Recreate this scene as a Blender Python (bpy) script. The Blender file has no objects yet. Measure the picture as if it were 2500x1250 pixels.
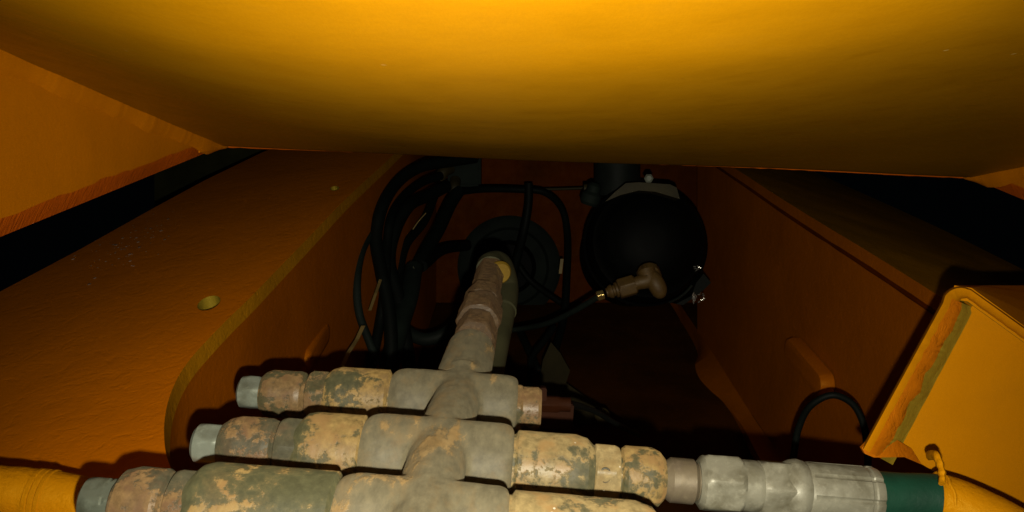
import bpy, bmesh, math, random
from mathutils import Vector, Matrix, noise
random.seed(7)
S = bpy.context.scene
C = S.collection
F = 1960.0            # focal length in photo pixels (photo 2500 px wide)

# ------------------------------------------------------------------ camera, light, exposure
cam_d = bpy.data.cameras.new('camera'); cam = bpy.data.objects.new('camera', cam_d); C.objects.link(cam)
cam.location = (0, 0, 0); cam.rotation_euler = (math.radians(90), 0, 0)
cam_d.sensor_width = 36; cam_d.lens = 36 * F / 2500.0
cam_d.clip_start = 0.01; cam_d.clip_end = 50
cam_d.dof.use_dof = False
S.camera = cam
w = bpy.data.worlds.new('World'); S.world = w; w.use_nodes = True
w.node_tree.nodes['Background'].inputs[0].default_value = (0.6, 0.8, 1.0, 1)
w.node_tree.nodes['Background'].inputs[1].default_value = 0.0006
ld = bpy.data.lights.new('flash', 'SPOT'); lo = bpy.data.objects.new('flash', ld); C.objects.link(lo)
ld.energy = 8.8; ld.color = (1.0, 0.94, 0.74); ld.shadow_soft_size = 0.0022
ld.spot_size = math.radians(101); ld.spot_blend = 1.0
lo.location = (0.004, 0.0, -0.017)
lo.rotation_euler = Vector((0.02, 1, 0.0)).to_track_quat('-Z', 'Y').to_euler()
S.view_settings.view_transform = 'Standard'; S.view_settings.look = 'None'
S.view_settings.exposure = 0; S.view_settings.gamma = 1
S.render.engine = 'CYCLES'; S.cycles.max_bounces = 6; S.cycles.diffuse_bounces = 4

# ------------------------------------------------------------------ geometry helpers
def V(u, v, D): return Vector(((u - 1250) / F * D, D, -(v - 625) / F * D))
def ray(u, v): return Vector(((u - 1250) / F, 1.0, -(v - 625) / F))
def onplane(u, v, p, n):
    r = ray(u, v); return r * (p.dot(n) / r.dot(n))

def link(name, bm, mat, parent=None, smooth=True, ang=32):
    me = bpy.data.meshes.new(name)
    off = parent.matrix_world.translation if parent else Vector()
    if parent and parent.type != 'EMPTY': off = parent['_o'] if '_o' in parent else off
    if parent is not None: off = Vector(parent['_o'])
    else:
        off = Vector((0, 0, 0)); n = len(bm.verts)
        for v in bm.verts: off += v.co / n
    bmesh.ops.translate(bm, verts=bm.verts, vec=-off)
    bmesh.ops.recalc_face_normals(bm, faces=bm.faces)
    bm.to_mesh(me); bm.free()
    if smooth:
        me.shade_smooth(); me.set_sharp_from_angle(angle=math.radians(ang))
    me.materials.append(mat)
    o = bpy.data.objects.new(name, me); C.objects.link(o)
    if parent is not None: o.parent = parent
    else: o.location = off
    o['_o'] = list(off)
    return o

def thing(name, label, cat, loc, group=None):
    o = bpy.data.objects.new(name, None); C.objects.link(o)
    o.empty_display_size = 0.02
    o.location = loc; o['label'] = label; o['category'] = cat; o['_o'] = list(loc)
    if group: o['group'] = group
    return o
def tag(o, label, cat, group=None):
    o['label'] = label; o['category'] = cat
    if group: o['group'] = group
    return o

def frame(a):
    a = a.normalized()
    u = Vector((0, 0, 1)) if abs(a.z) < .9 else Vector((0, 1, 0))
    s = a.cross(u).normalized(); t = s.cross(a).normalized()
    return a, s, t

def lathe(p0, ax, prof, hexr=None, seg=72, rot=0.0, wob=0.0, bm=None, caps=True):
    """prof: list of (distance along axis, radius); hexr = apothem of hexagon limiting the section"""
    bm = bm or bmesh.new()
    if hexr: hexr = max(r for d, r in prof) * .890; rot = round(rot / (math.pi / 36)) * math.pi / 36
    a, s, t = frame(ax); rings = []
    for d, r in prof:
        ring = []
        for k in range(seg):
            th = 2 * math.pi * k / seg
            rr = r
            if hexr:
                ph = (th + rot) % (math.pi / 3) - math.pi / 6
                rr = min(r, hexr / math.cos(ph))
            p = p0 + a * d + (s * math.cos(th) + t * math.sin(th)) * rr
            if wob:
                q = noise.noise_vector(p * 160) * wob + noise.noise_vector(p * 520) * wob * .45
                p = p + q
            ring.append(bm.verts.new(p))
        rings.append(ring)
    for i in range(len(rings) - 1):
        for k in range(seg):
            bm.faces.new((rings[i][k], rings[i][(k + 1) % seg], rings[i + 1][(k + 1) % seg], rings[i + 1][k]))
    if caps:
        bm.faces.new(rings[0][::-1]); bm.faces.new(rings[-1])
    return bm

def dense(prof, step=.0012):
    out = [prof[0]]
    for (a, ra), (b, rb) in zip(prof, prof[1:]):
        n = max(1, int(math.hypot(b - a, rb - ra) / step))
        for i in range(1, n + 1): out.append((a + (b - a) * i / n, ra + (rb - ra) * i / n))
    return out

def crom(pts, n=10):
    P = [pts[0] * 2 - pts[1]] + list(pts) + [pts[-1] * 2 - pts[-2]]
    out = []
    for i in range(1, len(P) - 2):
        for k in range(n):
            t = k / n
            a, b, c, d = P[i - 1], P[i], P[i + 1], P[i + 2]
            out.append(0.5 * ((2 * b) + (c - a) * t + (2 * a - 5 * b + 4 * c - d) * t * t + (3 * b - a - 3 * c + d) * t ** 3))
    out.append(P[-2]); return out

def tube(pts, r, seg=16, n=10, rads=None, bm=None, flat=None):
    bm = bm or bmesh.new()
    path = crom(pts, n) if n > 1 else list(pts)
    T = []
    for i in range(len(path)):
        d = path[min(i + 1, len(path) - 1)] - path[max(i - 1, 0)]
        T.append(d.normalized())
    a, s, t = frame(T[0]); rings = []
    for i, p in enumerate(path):
        s = (s - T[i] * s.dot(T[i])).normalized(); t = T[i].cross(s)
        rr = r if rads is None else rads(i / (len(path) - 1))
        fl = flat or 1.0
        rings.append([bm.verts.new(p + s * math.cos(6.28318 * k / seg) * rr + t * math.sin(6.28318 * k / seg) * rr * fl) for k in range(seg)])
    for i in range(len(rings) - 1):
        for k in range(seg):
            bm.faces.new((rings[i][k], rings[i][(k + 1) % seg], rings[i + 1][(k + 1) % seg], rings[i + 1][k]))
    bm.faces.new(rings[0][::-1]); bm.faces.new(rings[-1])
    return bm
def px(l): return [V(*q) for q in l]

def slab(outline, n, th, holes=(), bm=None):
    """flat plate: outline on the visible face, n = unit direction the thickness goes in"""
    bm = bm or bmesh.new()
    loops = [outline] + list(holes)
    for off, flip in ((0, False), (th, True)):
        es = []
        for lp in loops:
            vs = [bm.verts.new(p + n * off) for p in lp]
            for i in range(len(vs)): es.append(bm.edges.new((vs[i], vs[(i + 1) % len(vs)])))
        bmesh.ops.triangle_fill(bm, edges=es, use_beauty=True)
    vs = list(bm.verts); tot = sum(len(l) for l in loops); k = 0
    bm.verts.ensure_lookup_table()
    base = len(bm.verts) - 2 * tot
    for lp in loops:
        m = len(lp)
        for i in range(m):
            a, b = base + k + i, base + k + (i + 1) % m
            bm.faces.new((bm.verts[a], bm.verts[b], bm.verts[b + tot], bm.verts[a + tot]))
        k += m
    return bm

def box(c, ex, ey, ez, bm=None, bev=0):
    bm = bm or bmesh.new()
    vs = []
    for sx in (-1, 1):
        for sy in (-1, 1):
            for sz in (-1, 1): vs.append(bm.verts.new(c + ex * sx + ey * sy + ez * sz))
    for f in ((0, 1, 3, 2), (4, 6, 7, 5), (0, 4, 5, 1), (2, 3, 7, 6), (0, 2, 6, 4), (1, 5, 7, 3)):
        bm.faces.new([vs[i] for i in f])
    if bev: bmesh.ops.bevel(bm, geom=list(bm.edges), offset=bev, segments=2, affect='EDGES')
    return bm

# ------------------------------------------------------------------ materials
def nt(name):
    m = bpy.data.materials.new(name); m.use_nodes = True
    t = m.node_tree; b = t.nodes['Principled BSDF']; return m, t, b
def N(t, typ, **kw):
    n = t.nodes.new(typ)
    for k, v in kw.items(): setattr(n, k, v)
    return n
def coords(t):
    g = t.nodes.get('geo')
    if not g: g = t.nodes.new('ShaderNodeTexCoord'); g.name = 'geo'
    return g.outputs['Object'] if 'Object' in g.outputs else g.outputs[0]
def noise_n(t, scale, detail=6, rough=.55, dist=0, src=None, off=None):
    n = N(t, 'ShaderNodeTexNoise'); n.inputs['Scale'].default_value = scale
    n.inputs['Detail'].default_value = detail; n.inputs['Roughness'].default_value = rough
    n.inputs['Distortion'].default_value = dist
    c = src or coords(t)
    if off is not None:
        mp = N(t, 'ShaderNodeMapping'); mp.inputs['Location'].default_value = off
        t.links.new(c, mp.inputs[0]); c = mp.outputs[0]
    t.links.new(c, n.inputs['Vector']); return n.outputs['Fac']
def ramp(t, fac, stops, interp='LINEAR'):
    r = N(t, 'ShaderNodeValToRGB'); r.color_ramp.interpolation = interp
    e = r.color_ramp.elements
    while len(e) < len(stops): e.new(.5)
    for q, (p, c) in zip(e, stops):
        q.position = p; q.color = (c if isinstance(c, tuple) else (c, c, c)) + ((1,) if not isinstance(c, tuple) or len(c) == 3 else ())
    t.links.new(fac, r.inputs[0]); return r.outputs[0]
def mix(t, fac, a, b, mode='MIX'):
    m = N(t, 'ShaderNodeMix', data_type='RGBA', blend_type=mode)
    for s, v in ((m.inputs[0], fac), (m.inputs[6], a), (m.inputs[7], b)):
        if hasattr(v, 'is_output') or isinstance(v, bpy.types.NodeSocket): t.links.new(v, s)
        elif isinstance(v, tuple): s.default_value = v + (1,)
        else: s.default_value = v
    return m.outputs[2]
def math_n(t, op, a, b=0.0):
    m = N(t, 'ShaderNodeMath', operation=op)
    for s, v in zip(m.inputs, (a, b)):
        if isinstance(v, bpy.types.NodeSocket): t.links.new(v, s)
        else: s.default_value = v
    return m.outputs[0]
def bump(t, b, h, strength=.4, dist=.0006):
    n = N(t, 'ShaderNodeBump'); n.inputs['Strength'].default_value = strength; n.inputs['Distance'].default_value = dist
    t.links.new(h, n.inputs['Height'])
    t.links.new(n.outputs[0], b.inputs['Normal']); return n

def paint(name, col=(.72, .235, .002), rough=.42, spec=.5, tint=(1.0, .62, .05), orange_peel=.25, pit=0.0, grime=.35, specks=True, cut=False, coatd=None):
    m, t, b = nt(name)
    L = t.links
    big = noise_n(t, 9, 5, .6, .4)
    fine = noise_n(t, 420, 4, .6)
    med = noise_n(t, 70, 6, .62, .2)
    dark = tuple(c * (1 - grime) for c in col)
    c = mix(t, ramp(t, big, [(.35, 1.0), (.66, 0.0)]), col, dark)
    c = mix(t, ramp(t, med, [(.52, 0.0), (.75, .55 * grime + .05)]), c, (col[0] * .45, col[1] * .42, .004))
    if specks:
        vo = N(t, 'ShaderNodeTexVoronoi'); vo.inputs['Scale'].default_value = 62; L.new(coords(t), vo.inputs['Vector'])
        sp = ramp(t, vo.outputs['Distance'], [(.030, 1.0), (.045, 0.0)])
        sel = ramp(t, noise_n(t, 33, 2, .5, 0, None, (3, 1, 2)), [(.56, 0.0), (.60, 1.0)])
        c = mix(t, mix(t, 1.0, sp, sel, 'MULTIPLY'), c, (min(1, col[0] * 1.5), col[1] * 1.9 + .05, .08))
    gm = N(t, 'ShaderNodeMapping'); gm.inputs['Scale'].default_value = (1, .22, 1); L.new(coords(t), gm.inputs[0])
    gr_ = noise_n(t, 3200, 2, .7, 0, gm.outputs[0])
    c = mix(t, ramp(t, gr_, [(.38, .22), (.62, 0.0)]), c, tuple(k * .55 for k in col))
    L.new(c, b.inputs['Base Color'])
    L.new(ramp(t, med, [(.3, rough - .07), (.7, rough + .12)]), b.inputs['Roughness'])
    b.inputs['Specular IOR Level'].default_value = spec
    b.inputs['Specular Tint'].default_value = tint + (1,)
    h = math_n(t, 'MULTIPLY', fine, orange_peel)
    h = math_n(t, 'ADD', h, math_n(t, 'MULTIPLY', noise_n(t, 5, 2), .8))
    if pit:
        p1 = ramp(t, noise_n(t, 85, 5, .65, .6), [(.30, 0.0), (.5, .8), (.72, 1.0)])
        v2 = N(t, 'ShaderNodeTexVoronoi'); v2.inputs['Scale'].default_value = 130; L.new(coords(t), v2.inputs['Vector'])
        h = math_n(t, 'ADD', h, math_n(t, 'MULTIPLY', p1, pit))
        h = math_n(t, 'ADD', h, math_n(t, 'MULTIPLY', ramp(t, v2.outputs['Distance'], [(.05, 0.0), (.3, 1.0)]), pit * .25))
    if cut:
        mp = N(t, 'ShaderNodeMapping'); mp.inputs['Rotation'].default_value = (.5, .2, .7); mp.inputs['Scale'].default_value = (1, 5, 1)
        L.new(coords(t), mp.inputs[0])
        h = math_n(t, 'ADD', h, math_n(t, 'MULTIPLY', noise_n(t, 110, 4, .6, .5, mp.outputs[0]), 1.3))
    bump(t, b, h, .6, .0011 if (pit or cut) else .0005)
    return m

ORG = (.60, .155, .0015)
m_top = paint('smooth orange paint', (.27, .112, .0005), .42, .5, (1, .75, .03), .16, 0, .15)
m_gus = paint('gusset paint', (.50, .150, .0010), .5, .3, (1, .6, .05), .3, 0, .15)
m_cut = paint('torch cut painted edge', (.46, .085, .002), .42, .5, (1, .5, .15), .3, 0, .3, True, True)
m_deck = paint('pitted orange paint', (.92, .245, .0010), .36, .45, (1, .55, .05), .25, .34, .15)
m_edge = paint('yellow lit plate edge', (.50, .205, .003), .5, .4, (1, .8, .2), .5, .5, .3)  # yellower colour stands in for the edge catching more direct light
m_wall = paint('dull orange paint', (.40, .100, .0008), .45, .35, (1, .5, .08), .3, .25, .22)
m_back = paint('dimmed orange paint', (.12, .020, .0005), .6, .2, (1, .5, .1), .3, .2, .5)  # flash falloff at depth put into the colour, besides random grime
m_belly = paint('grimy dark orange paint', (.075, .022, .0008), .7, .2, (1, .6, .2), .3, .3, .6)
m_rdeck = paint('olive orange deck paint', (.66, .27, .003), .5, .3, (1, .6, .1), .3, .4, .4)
m_brk = paint('bright yellow paint', (.46, .165, .0010), .45, .4, (1, .75, .1), .3, 0, .12)
m_brkcut = paint('bright rough cut paint', (.50, .135, .002), .42, .5, (1, .7, .25), .3, .8, .25, True, False)
m_hosey = paint('yellow overspray', (.56, .215, .0015), .5, .35, (1, .75, .1), .6, .5, .25)
m_olive = paint('olive hole wall and fold shade', (.36, .24, .02), .5, .4, (1, .9, .3), .4, .5, .4, False)  # for hole walls, and for the bracket fold's shade put into colour

def worn(name, base=(.115, .110, .072), patch=(.40, .255, .105), amt=.5, scale=46, rough=.62, rust=(.24, .105, .045), rust_amt=.35, spec=.35, seed=0, ys=1.0):
    """grey grimed metal with ragged patches of tan paint"""
    m, t, b = nt(name); L = t.links
    if ys != 1.0:
        tc = t.nodes.new('ShaderNodeTexCoord'); mp_ = t.nodes.new('ShaderNodeMapping'); mp_.vector_type = 'POINT'
        mp_.inputs['Scale'].default_value = (1, ys, 1); L.new(tc.outputs['Object'], mp_.inputs[0]); mp_.name = 'geo'
    o = (seed * 1.7, seed * .9, seed * 2.3)
    scale *= 1.5; f1 = noise_n(t, scale, 9, .62, .35, None, o)
    base = tuple(c * .80 for c in base); patch = tuple(c * .74 for c in patch); rust = tuple(c * .8 for c in rust)
    f2 = noise_n(t, scale * 4.2, 6, .65, 0, None, o)
    f3 = noise_n(t, scale * .45, 3, .5, 0, None, o)
    s = math_n(t, 'ADD', math_n(t, 'ADD', math_n(t, 'MULTIPLY', f1, .36), math_n(t, 'MULTIPLY', f3, .42)), math_n(t, 'MULTIPLY', f2, .22))
    th = .525 - (amt - .5) * .26
    mask = ramp(t, s, [(th - .012, 0.0), (th + .012, 1.0)])
    basec = mix(t, ramp(t, f2, [(.35, 0.0), (.7, 1.0)]), tuple(c * .78 for c in base), tuple(c * 1.25 for c in base))
    basec = mix(t, ramp(t, noise_n(t, scale * 1.6, 6, .6, 0, None, (4, 7, 1)), [(.50, 0.0), (.68, rust_amt)]), basec, rust)
    pc = mix(t, ramp(t, f2, [(.3, 0.0), (.65, 1.0)]), tuple(c * .55 for c in patch), tuple(c * 1.15 for c in patch))
    pc = mix(t, ramp(t, noise_n(t, scale * 2, 4, .5, 0, None, (9, 2, 5)), [(.48, 0.0), (.66, .75)]), pc, rust)
    soft = ramp(t, s, [(th - .05, 0.0), (th, .24)])
    basec = mix(t, soft, basec, tuple(c * .75 for c in patch))
    c = mix(t, mask, basec, pc)
    vo = N(t, 'ShaderNodeTexVoronoi'); vo.inputs['Scale'].default_value = 190; L.new(coords(t), vo.inputs['Vector'])
    sp = ramp(t, vo.outputs['Distance'], [(.06, 1.0), (.11, 0.0)])
    sel = ramp(t, noise_n(t, 120, 2, .5, 0, None, (3, 1, 2)), [(.60, 0.0), (.64, .8)])
    c = mix(t, mix(t, 1.0, sp, sel, 'MULTIPLY'), c, (.55, .50, .40))
    L.new(c, b.inputs['Base Color'])
    L.new(mix(t, mask, (rough,) * 3, (rough - .15,) * 3), b.inputs['Roughness'])
    b.inputs['Diffuse Roughness'].default_value = .6
    b.inputs['Specular IOR Level'].default_value = spec
    h = math_n(t, 'ADD', math_n(t, 'MULTIPLY', mask, .8), math_n(t, 'MULTIPLY', f2, .5))
    h = math_n(t, 'ADD', h, math_n(t, 'MULTIPLY', noise_n(t, 600, 3), .5))
    bump(t, b, h, .55, .00035)
    return m
m_cast = worn('grey cast metal', (.150, .130, .082), (.30, .205, .095), .40, 38, .62, (.24, .15, .06), .40, seed=1, ys=.36)
m_tube1 = worn('tan flaking tube', (.085, .082, .042), (.36, .235, .085), .62, 52, .6, (.20, .13, .06), .15, seed=2)
m_tube2 = worn('flaking tan over grey', (.078, .076, .038), (.32, .215, .082), .50, 40, .6, (.26, .15, .06), .15, seed=3)
m_tube3 = worn('grey tube with light tan paint', (.092, .088, .048), (.31, .23, .105), .58, 46, .6, (.30, .18, .07), .1, seed=5)
m_nut = worn('brown dusty hex', (.085, .078, .040), (.26, .165, .075), .62, 60, .58, (.18, .10, .05), .4, seed=4)
m_nutd = worn('grey brown adapter', (.080, .074, .045), (.25, .155, .07), .52, 55, .58, (.16, .09, .05), .35, seed=6)
m_rust = worn('rusty brown fitting', (.110, .068, .036), (.15, .092, .045), .7, 60, .6, (.095, .052, .028), .5, seed=7)
m_hexb = worn('light tan hex', (.15, .12, .06), (.36, .27, .13), .85, 60, .6, (.26, .18, .08), .2, seed=11)
m_stem = worn('plain grey stem', (.150, .138, .085), (.36, .26, .15), .02, 60, .6, (.22, .15, .08), .12, seed=8)

def galv(name, col, rough=.42, metal=.35, dirt=(.12, .11, .07), da=.5, seed=0):
    m, t, b = nt(name); o = (seed, seed * 2, 1)
    f = noise_n(t, 90, 7, .6, .3, None, o); g = noise_n(t, 300, 4, .6, 0, None, o)
    c = mix(t, ramp(t, f, [(.45, 0.0), (.68, da)]), col, dirt)
    c = mix(t, ramp(t, g, [(.55, 0.0), (.7, .35)]), c, tuple(min(1, k * 1.5) for k in col))
    t.links.new(c, b.inputs['Base Color'])
    t.links.new(ramp(t, g, [(.3, rough - .08), (.7, rough + .15)]), b.inputs['Roughness'])
    b.inputs['Metallic'].default_value = metal
    bump(t, b, math_n(t, 'ADD', f, math_n(t, 'MULTIPLY', g, .6)), .4, .0004); return m
m_plug = galv('zinc plated plug', (.18, .20, .165), .45, .15, (.08, .08, .05), .6, 1)
m_plugd = galv('dirty zinc plug', (.12, .135, .105), .38, .25, (.05, .05, .03), .8, 5)
m_hosefit = galv('zinc hose fitting', (.200, .190, .145), .45, .12, (.085, .075, .045), .8, 2)
m_neck = galv('pinkish worn neck', (.150, .120, .078), .45, .25, (.12, .09, .07), .7, 3)
m_brass = galv('dull brass', (.10, .055, .012), .55, .1, (.06, .03, .008), .5, 4)

def plain(name, col, rough=.5, spec=.4, metal=0, b_s=.3, sc=200, var=.3):
    m, t, b = nt(name)
    f = noise_n(t, sc, 5, .6); g = noise_n(t, 25, 4, .6)
    c = mix(t, ramp(t, g, [(.35, 0.0), (.7, 1.0)]), tuple(c * (1 - var) for c in col), tuple(c * (1 + var) for c in col))
    t.links.new(c, b.inputs['Base Color']); b.inputs['Roughness'].default_value = rough
    b.inputs['Specular IOR Level'].default_value = spec; b.inputs['Metallic'].default_value = metal
    bump(t, b, f, b_s, .0005); return m
m_rub = plain('black rubber', (.0035, .005, .004), .6, .12)
m_rub2 = plain('dusty dark hose', (.010, .015, .012), .7, .12)
m_blk = plain('black enamel', (.0015, .0017, .0015), .6, .08, 0, .1)
m_green = plain('dark green hose cover', (.004, .034, .019), .6, .25, 0, .6, 260, .4)
m_khaki = plain('khaki metal', (.032, .024, .006), .6, .3)
m_tan = plain('tan strip', (.22, .15, .05), .55, .3)
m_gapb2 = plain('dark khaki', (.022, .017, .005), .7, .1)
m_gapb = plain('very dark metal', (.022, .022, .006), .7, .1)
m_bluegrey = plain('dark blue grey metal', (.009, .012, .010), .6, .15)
m_brassb = plain('polished brass nut', (.95, .70, .25), .22, .5, .9, .9, 500)
m_foil = plain('clear crinkled film', (.35, .33, .30), .12, .9, .6, 1.0, 300)
m_lens = plain('amber reflector', (.22, .13, .012), .5, .4)
m_olv = plain('grey green hose', (.055, .052, .024), .6, .3)
m_orgp = plain('orange plastic', (.025, .006, .001), .7, .1)

# ------------------------------------------------------------------ cover panel over the camera with its gussets
YE = .55
def ztop(x, y): return .0648 - .0424 * (x - .028) - .0157 * (y - YE)
cov = thing('cover_panel', 'smooth orange yellow steel panel spanning the top, brightly lit above the pipes', 'steel panel', (.05, .3, .07))
bm = bmesh.new()
TW = .008
ny, nx = 60, 90
def topz(x, y):
    z = ztop(x, y)
    q = max(0.0, min(1.0, (YE - y) / .40))
    ex = max(0.0, min(1.0, (x + .197) / .5085))
    z -= .037 * (1 - (1 - q) ** 1.15) * math.sin(ex ** .66 * math.pi) ** 2.2  # sag shaped so the flash makes a hot spot fading outward
    z += .0009 * noise.noise(Vector((x * 8, y * 9, 1.3)))
    d = YE - y
    if d < .006: z += (.006 - d) ** 2 / .012 * .6
    return z
gridv = []
for j in range(ny + 1):
    y = -.10 + (YE + .10) * j / ny
    gridv.append([bm.verts.new((-.199 + (.3135 + .199) * i / nx, y, topz(-.199 + .5125 * i / nx, y))) for i in range(nx + 1)])
for j in range(ny):
    for i in range(nx):
        bm.faces.new((gridv[j][i], gridv[j][i + 1], gridv[j + 1][i + 1], gridv[j + 1][i]))
ret = bmesh.ops.extrude_face_region(bm, geom=list(bm.faces))
bmesh.ops.translate(bm, verts=[e for e in ret['geom'] if isinstance(e, bmesh.types.BMVert)], vec=(0, 0, TW))
link('panel', bm, m_top, cov)
# paint-thickened far edge
pts = []
for i in range(0, 91):
    x = -.197 + .5085 * i / 90
    pts.append(Vector((x, YE - .0006, topz(x, YE) - .0003)))
link('panel_edge', tube(pts, .0009, 8, 1, rads=lambda f: .0006 + .0005 * (noise.noise(Vector((f * 70, 0, 0))) + .5)), m_cut, cov)

def gusset(x0, sgn, zb0):
    """vertical triangular stiffener; bottom edge runs from the panel's far edge down to zb0 at y=.31"""
    ye = YE - .001
    def zb(y): return topz(x0, ye) - .001 - (topz(x0, ye) - zb0) * (ye - y) / (ye - .31)
    bm = bmesh.new(); cols = []
    n = 120
    for i in range(n + 1):
        y = -.05 + (ye + .05) * i / n
        zt = topz(x0, y) + .002
        jag = .0016 * abs(noise.noise(Vector((0, y * 150, zb0 * 9)))) + .0010 * noise.noise(Vector((3, y * 45, 2)))
        z1 = min(zt - .0006, zb(y) + .0085 + jag)
        z0 = min(zt - .0012, zb(y))
        z2 = min(zt - .0009, zb(y) + .004 + jag * .5)
        xs = [(0, zt), (0, z1), (.0022, z2), (.0040, z0), (.014, z0 + .001), (.014, zt)]
        cols.append([bm.verts.new((x0 + sgn * dx, y, z)) for dx, z in xs])
    m = len(cols[0])
    for i in range(n):
        for k in range(m):
            f = bm.faces.new((cols[i][k], cols[i][(k + 1) % m], cols[i + 1][(k + 1) % m], cols[i + 1][k]))
            f.material_index = 1 if k in (1, 2, 3) else 0
    bm.faces.new(cols[0]); bm.faces.new(cols[-1][::-1])
    o = link('gusset', bm, m_gus, cov); o.data.materials.append(m_cut)
    # fillet weld between gusset and panel
    bm = bmesh.new(); cols = []; n = 260
    for i in range(n + 1):
        y = -.05 + (ye + .05) * i / n
        zt = topz(x0, y) + .0006
        wv = noise.noise(Vector((1, y * 38, 0)))
        rp = .0004 * math.sin(y * 1500) * .6 + .0006 * noise.noise(Vector((y * 240, 5, 1)))
        rp *= .6; h = .0085 + .0030 * wv + rp; ww = .0034 + .0012 * wv + rp
        h = min(h, max(.0015, zt - zb(y)))
        ring = []
        for k in range(7):
            a = k / 6
            bx = (1 - a) * 0 + a * ww; bz = (1 - a) * h + a * 0
            bul = math.sin(a * math.pi) * .0007
            ring.append(bm.verts.new((x0 - sgn * (bx + bul - .0001), y, zt - bz - bul)))
        ring.append(bm.verts.new((x0 + sgn * .001, y, zt + .001)))
        cols.append(ring)
    m = len(cols[0])
    for i in range(n):
        for k in range(m): bm.faces.new((cols[i][k], cols[i][(k + 1) % m], cols[i + 1][(k + 1) % m], cols[i + 1][k]))
    bm.faces.new(cols[0]); bm.faces.new(cols[-1][::-1])
    link('weld_bead', bm, m_gus, cov)
gusset(-.197, -1, .0070)
gusset(.3115, 1, -.026)
# blob of weld at the left far corner
bm = tube([Vector((-.1968, .546, .0745)), Vector((-.1968, .528, .0710)), Vector((-.1968, .505, .0655))], .002, 10, 8,
          rads=lambda f: .0005 + .0014 * math.sin(min(1, f * 1.02) * math.pi) ** .7 * (1 + .3 * noise.noise(Vector((f * 9, 2, 2)))))
link('weld_blob', bm, m_gus, cov)

# ------------------------------------------------------------------ left frame rail
A = Vector((-.163, .38, -.092)); Bp = Vector((-.179, 1.0, .115)); Cp = Vector((-.446, .70, -.027))
nL = (Bp - A).cross(Cp - A).normalized()
if nL.z < 0: nL = -nL
edge_px = [(1010, 330), (950, 388), (850, 480), (760, 573), (680, 655), (610, 727), (560, 775), (510, 826), (465, 876), (434, 922), (412, 975), (402, 1025), (401, 1070), (406, 1110), (418, 1145), (440, 1190), (478, 1250), (540, 1340)]
edge = crom([onplane(u, v, A, nL) for u, v in edge_px], 5)
DT = .0105
# far/back boundary and left/top boundary against the black gap
gap = [onplane(u, v, A, nL) for u, v in [(950, 250), (640, 372), (500, 440), (380, 505), (200, 606), (0, 712), (-300, 868)]]
outl = list(edge[::-1])    # from near to far
outline = [onplane(-300, 1500, A, nL), onplane(300, 1500, A, nL)] + outl + gap
def hole_px(cu, cv, a, b, rot, k=28, sq=1.0):
    out = []
    for i in range(k):
        th = 2 * math.pi * i / k
        x, y = a * math.copysign(abs(math.cos(th)) ** sq, math.cos(th)), b * math.copysign(abs(math.sin(th)) ** sq, math.sin(th))
        out.append(onplane(cu + x * math.cos(rot) - y * math.sin(rot), cv + x * math.sin(rot) + y * math.cos(rot), A, nL))
    return out
h1 = hole_px(510, 740, 30, 15.5, -.38)
h2 = hole_px(817, 460, 11.5, 5.5, -.12)
railL = thing('frame_rail', 'pitted orange steel rail with a drilled hole, left of the pipes', 'frame rail', (-.25, .6, -.1), 'pair of frame rails')
bm = slab(outline, -nL, DT, [h1, h2])
o = link('deck_plate', bm, m_deck, railL, ang=25)
o.data.materials.append(m_edge); o.data.materials.append(m_olive)
# cut rim gets a yellower tone for its more direct light, hole walls olive
hc = [sum(h1, Vector()) / len(h1), sum(h2, Vector()) / len(h2)]
for p in o.data.polygons:
    if abs(p.normal.dot(nL)) < .5:
        c = p.center + Vector(railL['_o'])
        p.material_index = 2 if min((c - q).length for q in hc) < .025 else 1
# discs that close the holes a little below, one olive, one tan
def disc(center, nrm, r, bm=None): return lathe(center, nrm, [(0, r), (.002, r)], seg=20)
link('hole_bottom', disc(hc[0] - nL * (DT + .001), -nL, .016), m_olive, railL)
link('hole_bottom', disc(hc[1] - nL * (.004), -nL, .006), m_tan, railL)

m_glint = plain('glossy glint flecks', (.30, .17, .11), .2, .8, 0, .4, 260, .5)  # flecks added for flash glints on the deck, base colour lightened to show
bm = bmesh.new(); rnd = random.Random(5)
for k in range(110):
    a_ = rnd.gauss(0, 66); b_ = rnd.gauss(0, 24)
    c0_ = onplane(325 + a_ * .9 + b_ * .4, 590 - a_ * .42 + b_ * .9, A, nL)
    if (c0_ - onplane(325, 590, A, nL)).dot(Vector((-1, .2, 0))) > .09: continue
    rr = .0004 + .0014 * rnd.random() ** 3
    e1 = (Bp - A).normalized(); e2 = nL.cross(e1)
    up = [bm.verts.new(c0_ + e1 * rr * 1.3 * math.cos(q * math.pi / 4) + e2 * rr * math.sin(q * math.pi / 4) - nL * .0001) for q in range(8)]
    md_ = [bm.verts.new(c0_ + e1 * rr * .8 * math.cos(q * math.pi / 4) + e2 * rr * .7 * math.sin(q * math.pi / 4) + nL * rr * .4) for q in range(8)]
    for q in range(8): bm.faces.new((up[q], up[(q + 1) % 8], md_[(q + 1) % 8], md_[q]))
    bm.faces.new(md_)
link('glint_flecks', bm, m_glint, railL)['kind'] = 'stuff'

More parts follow.
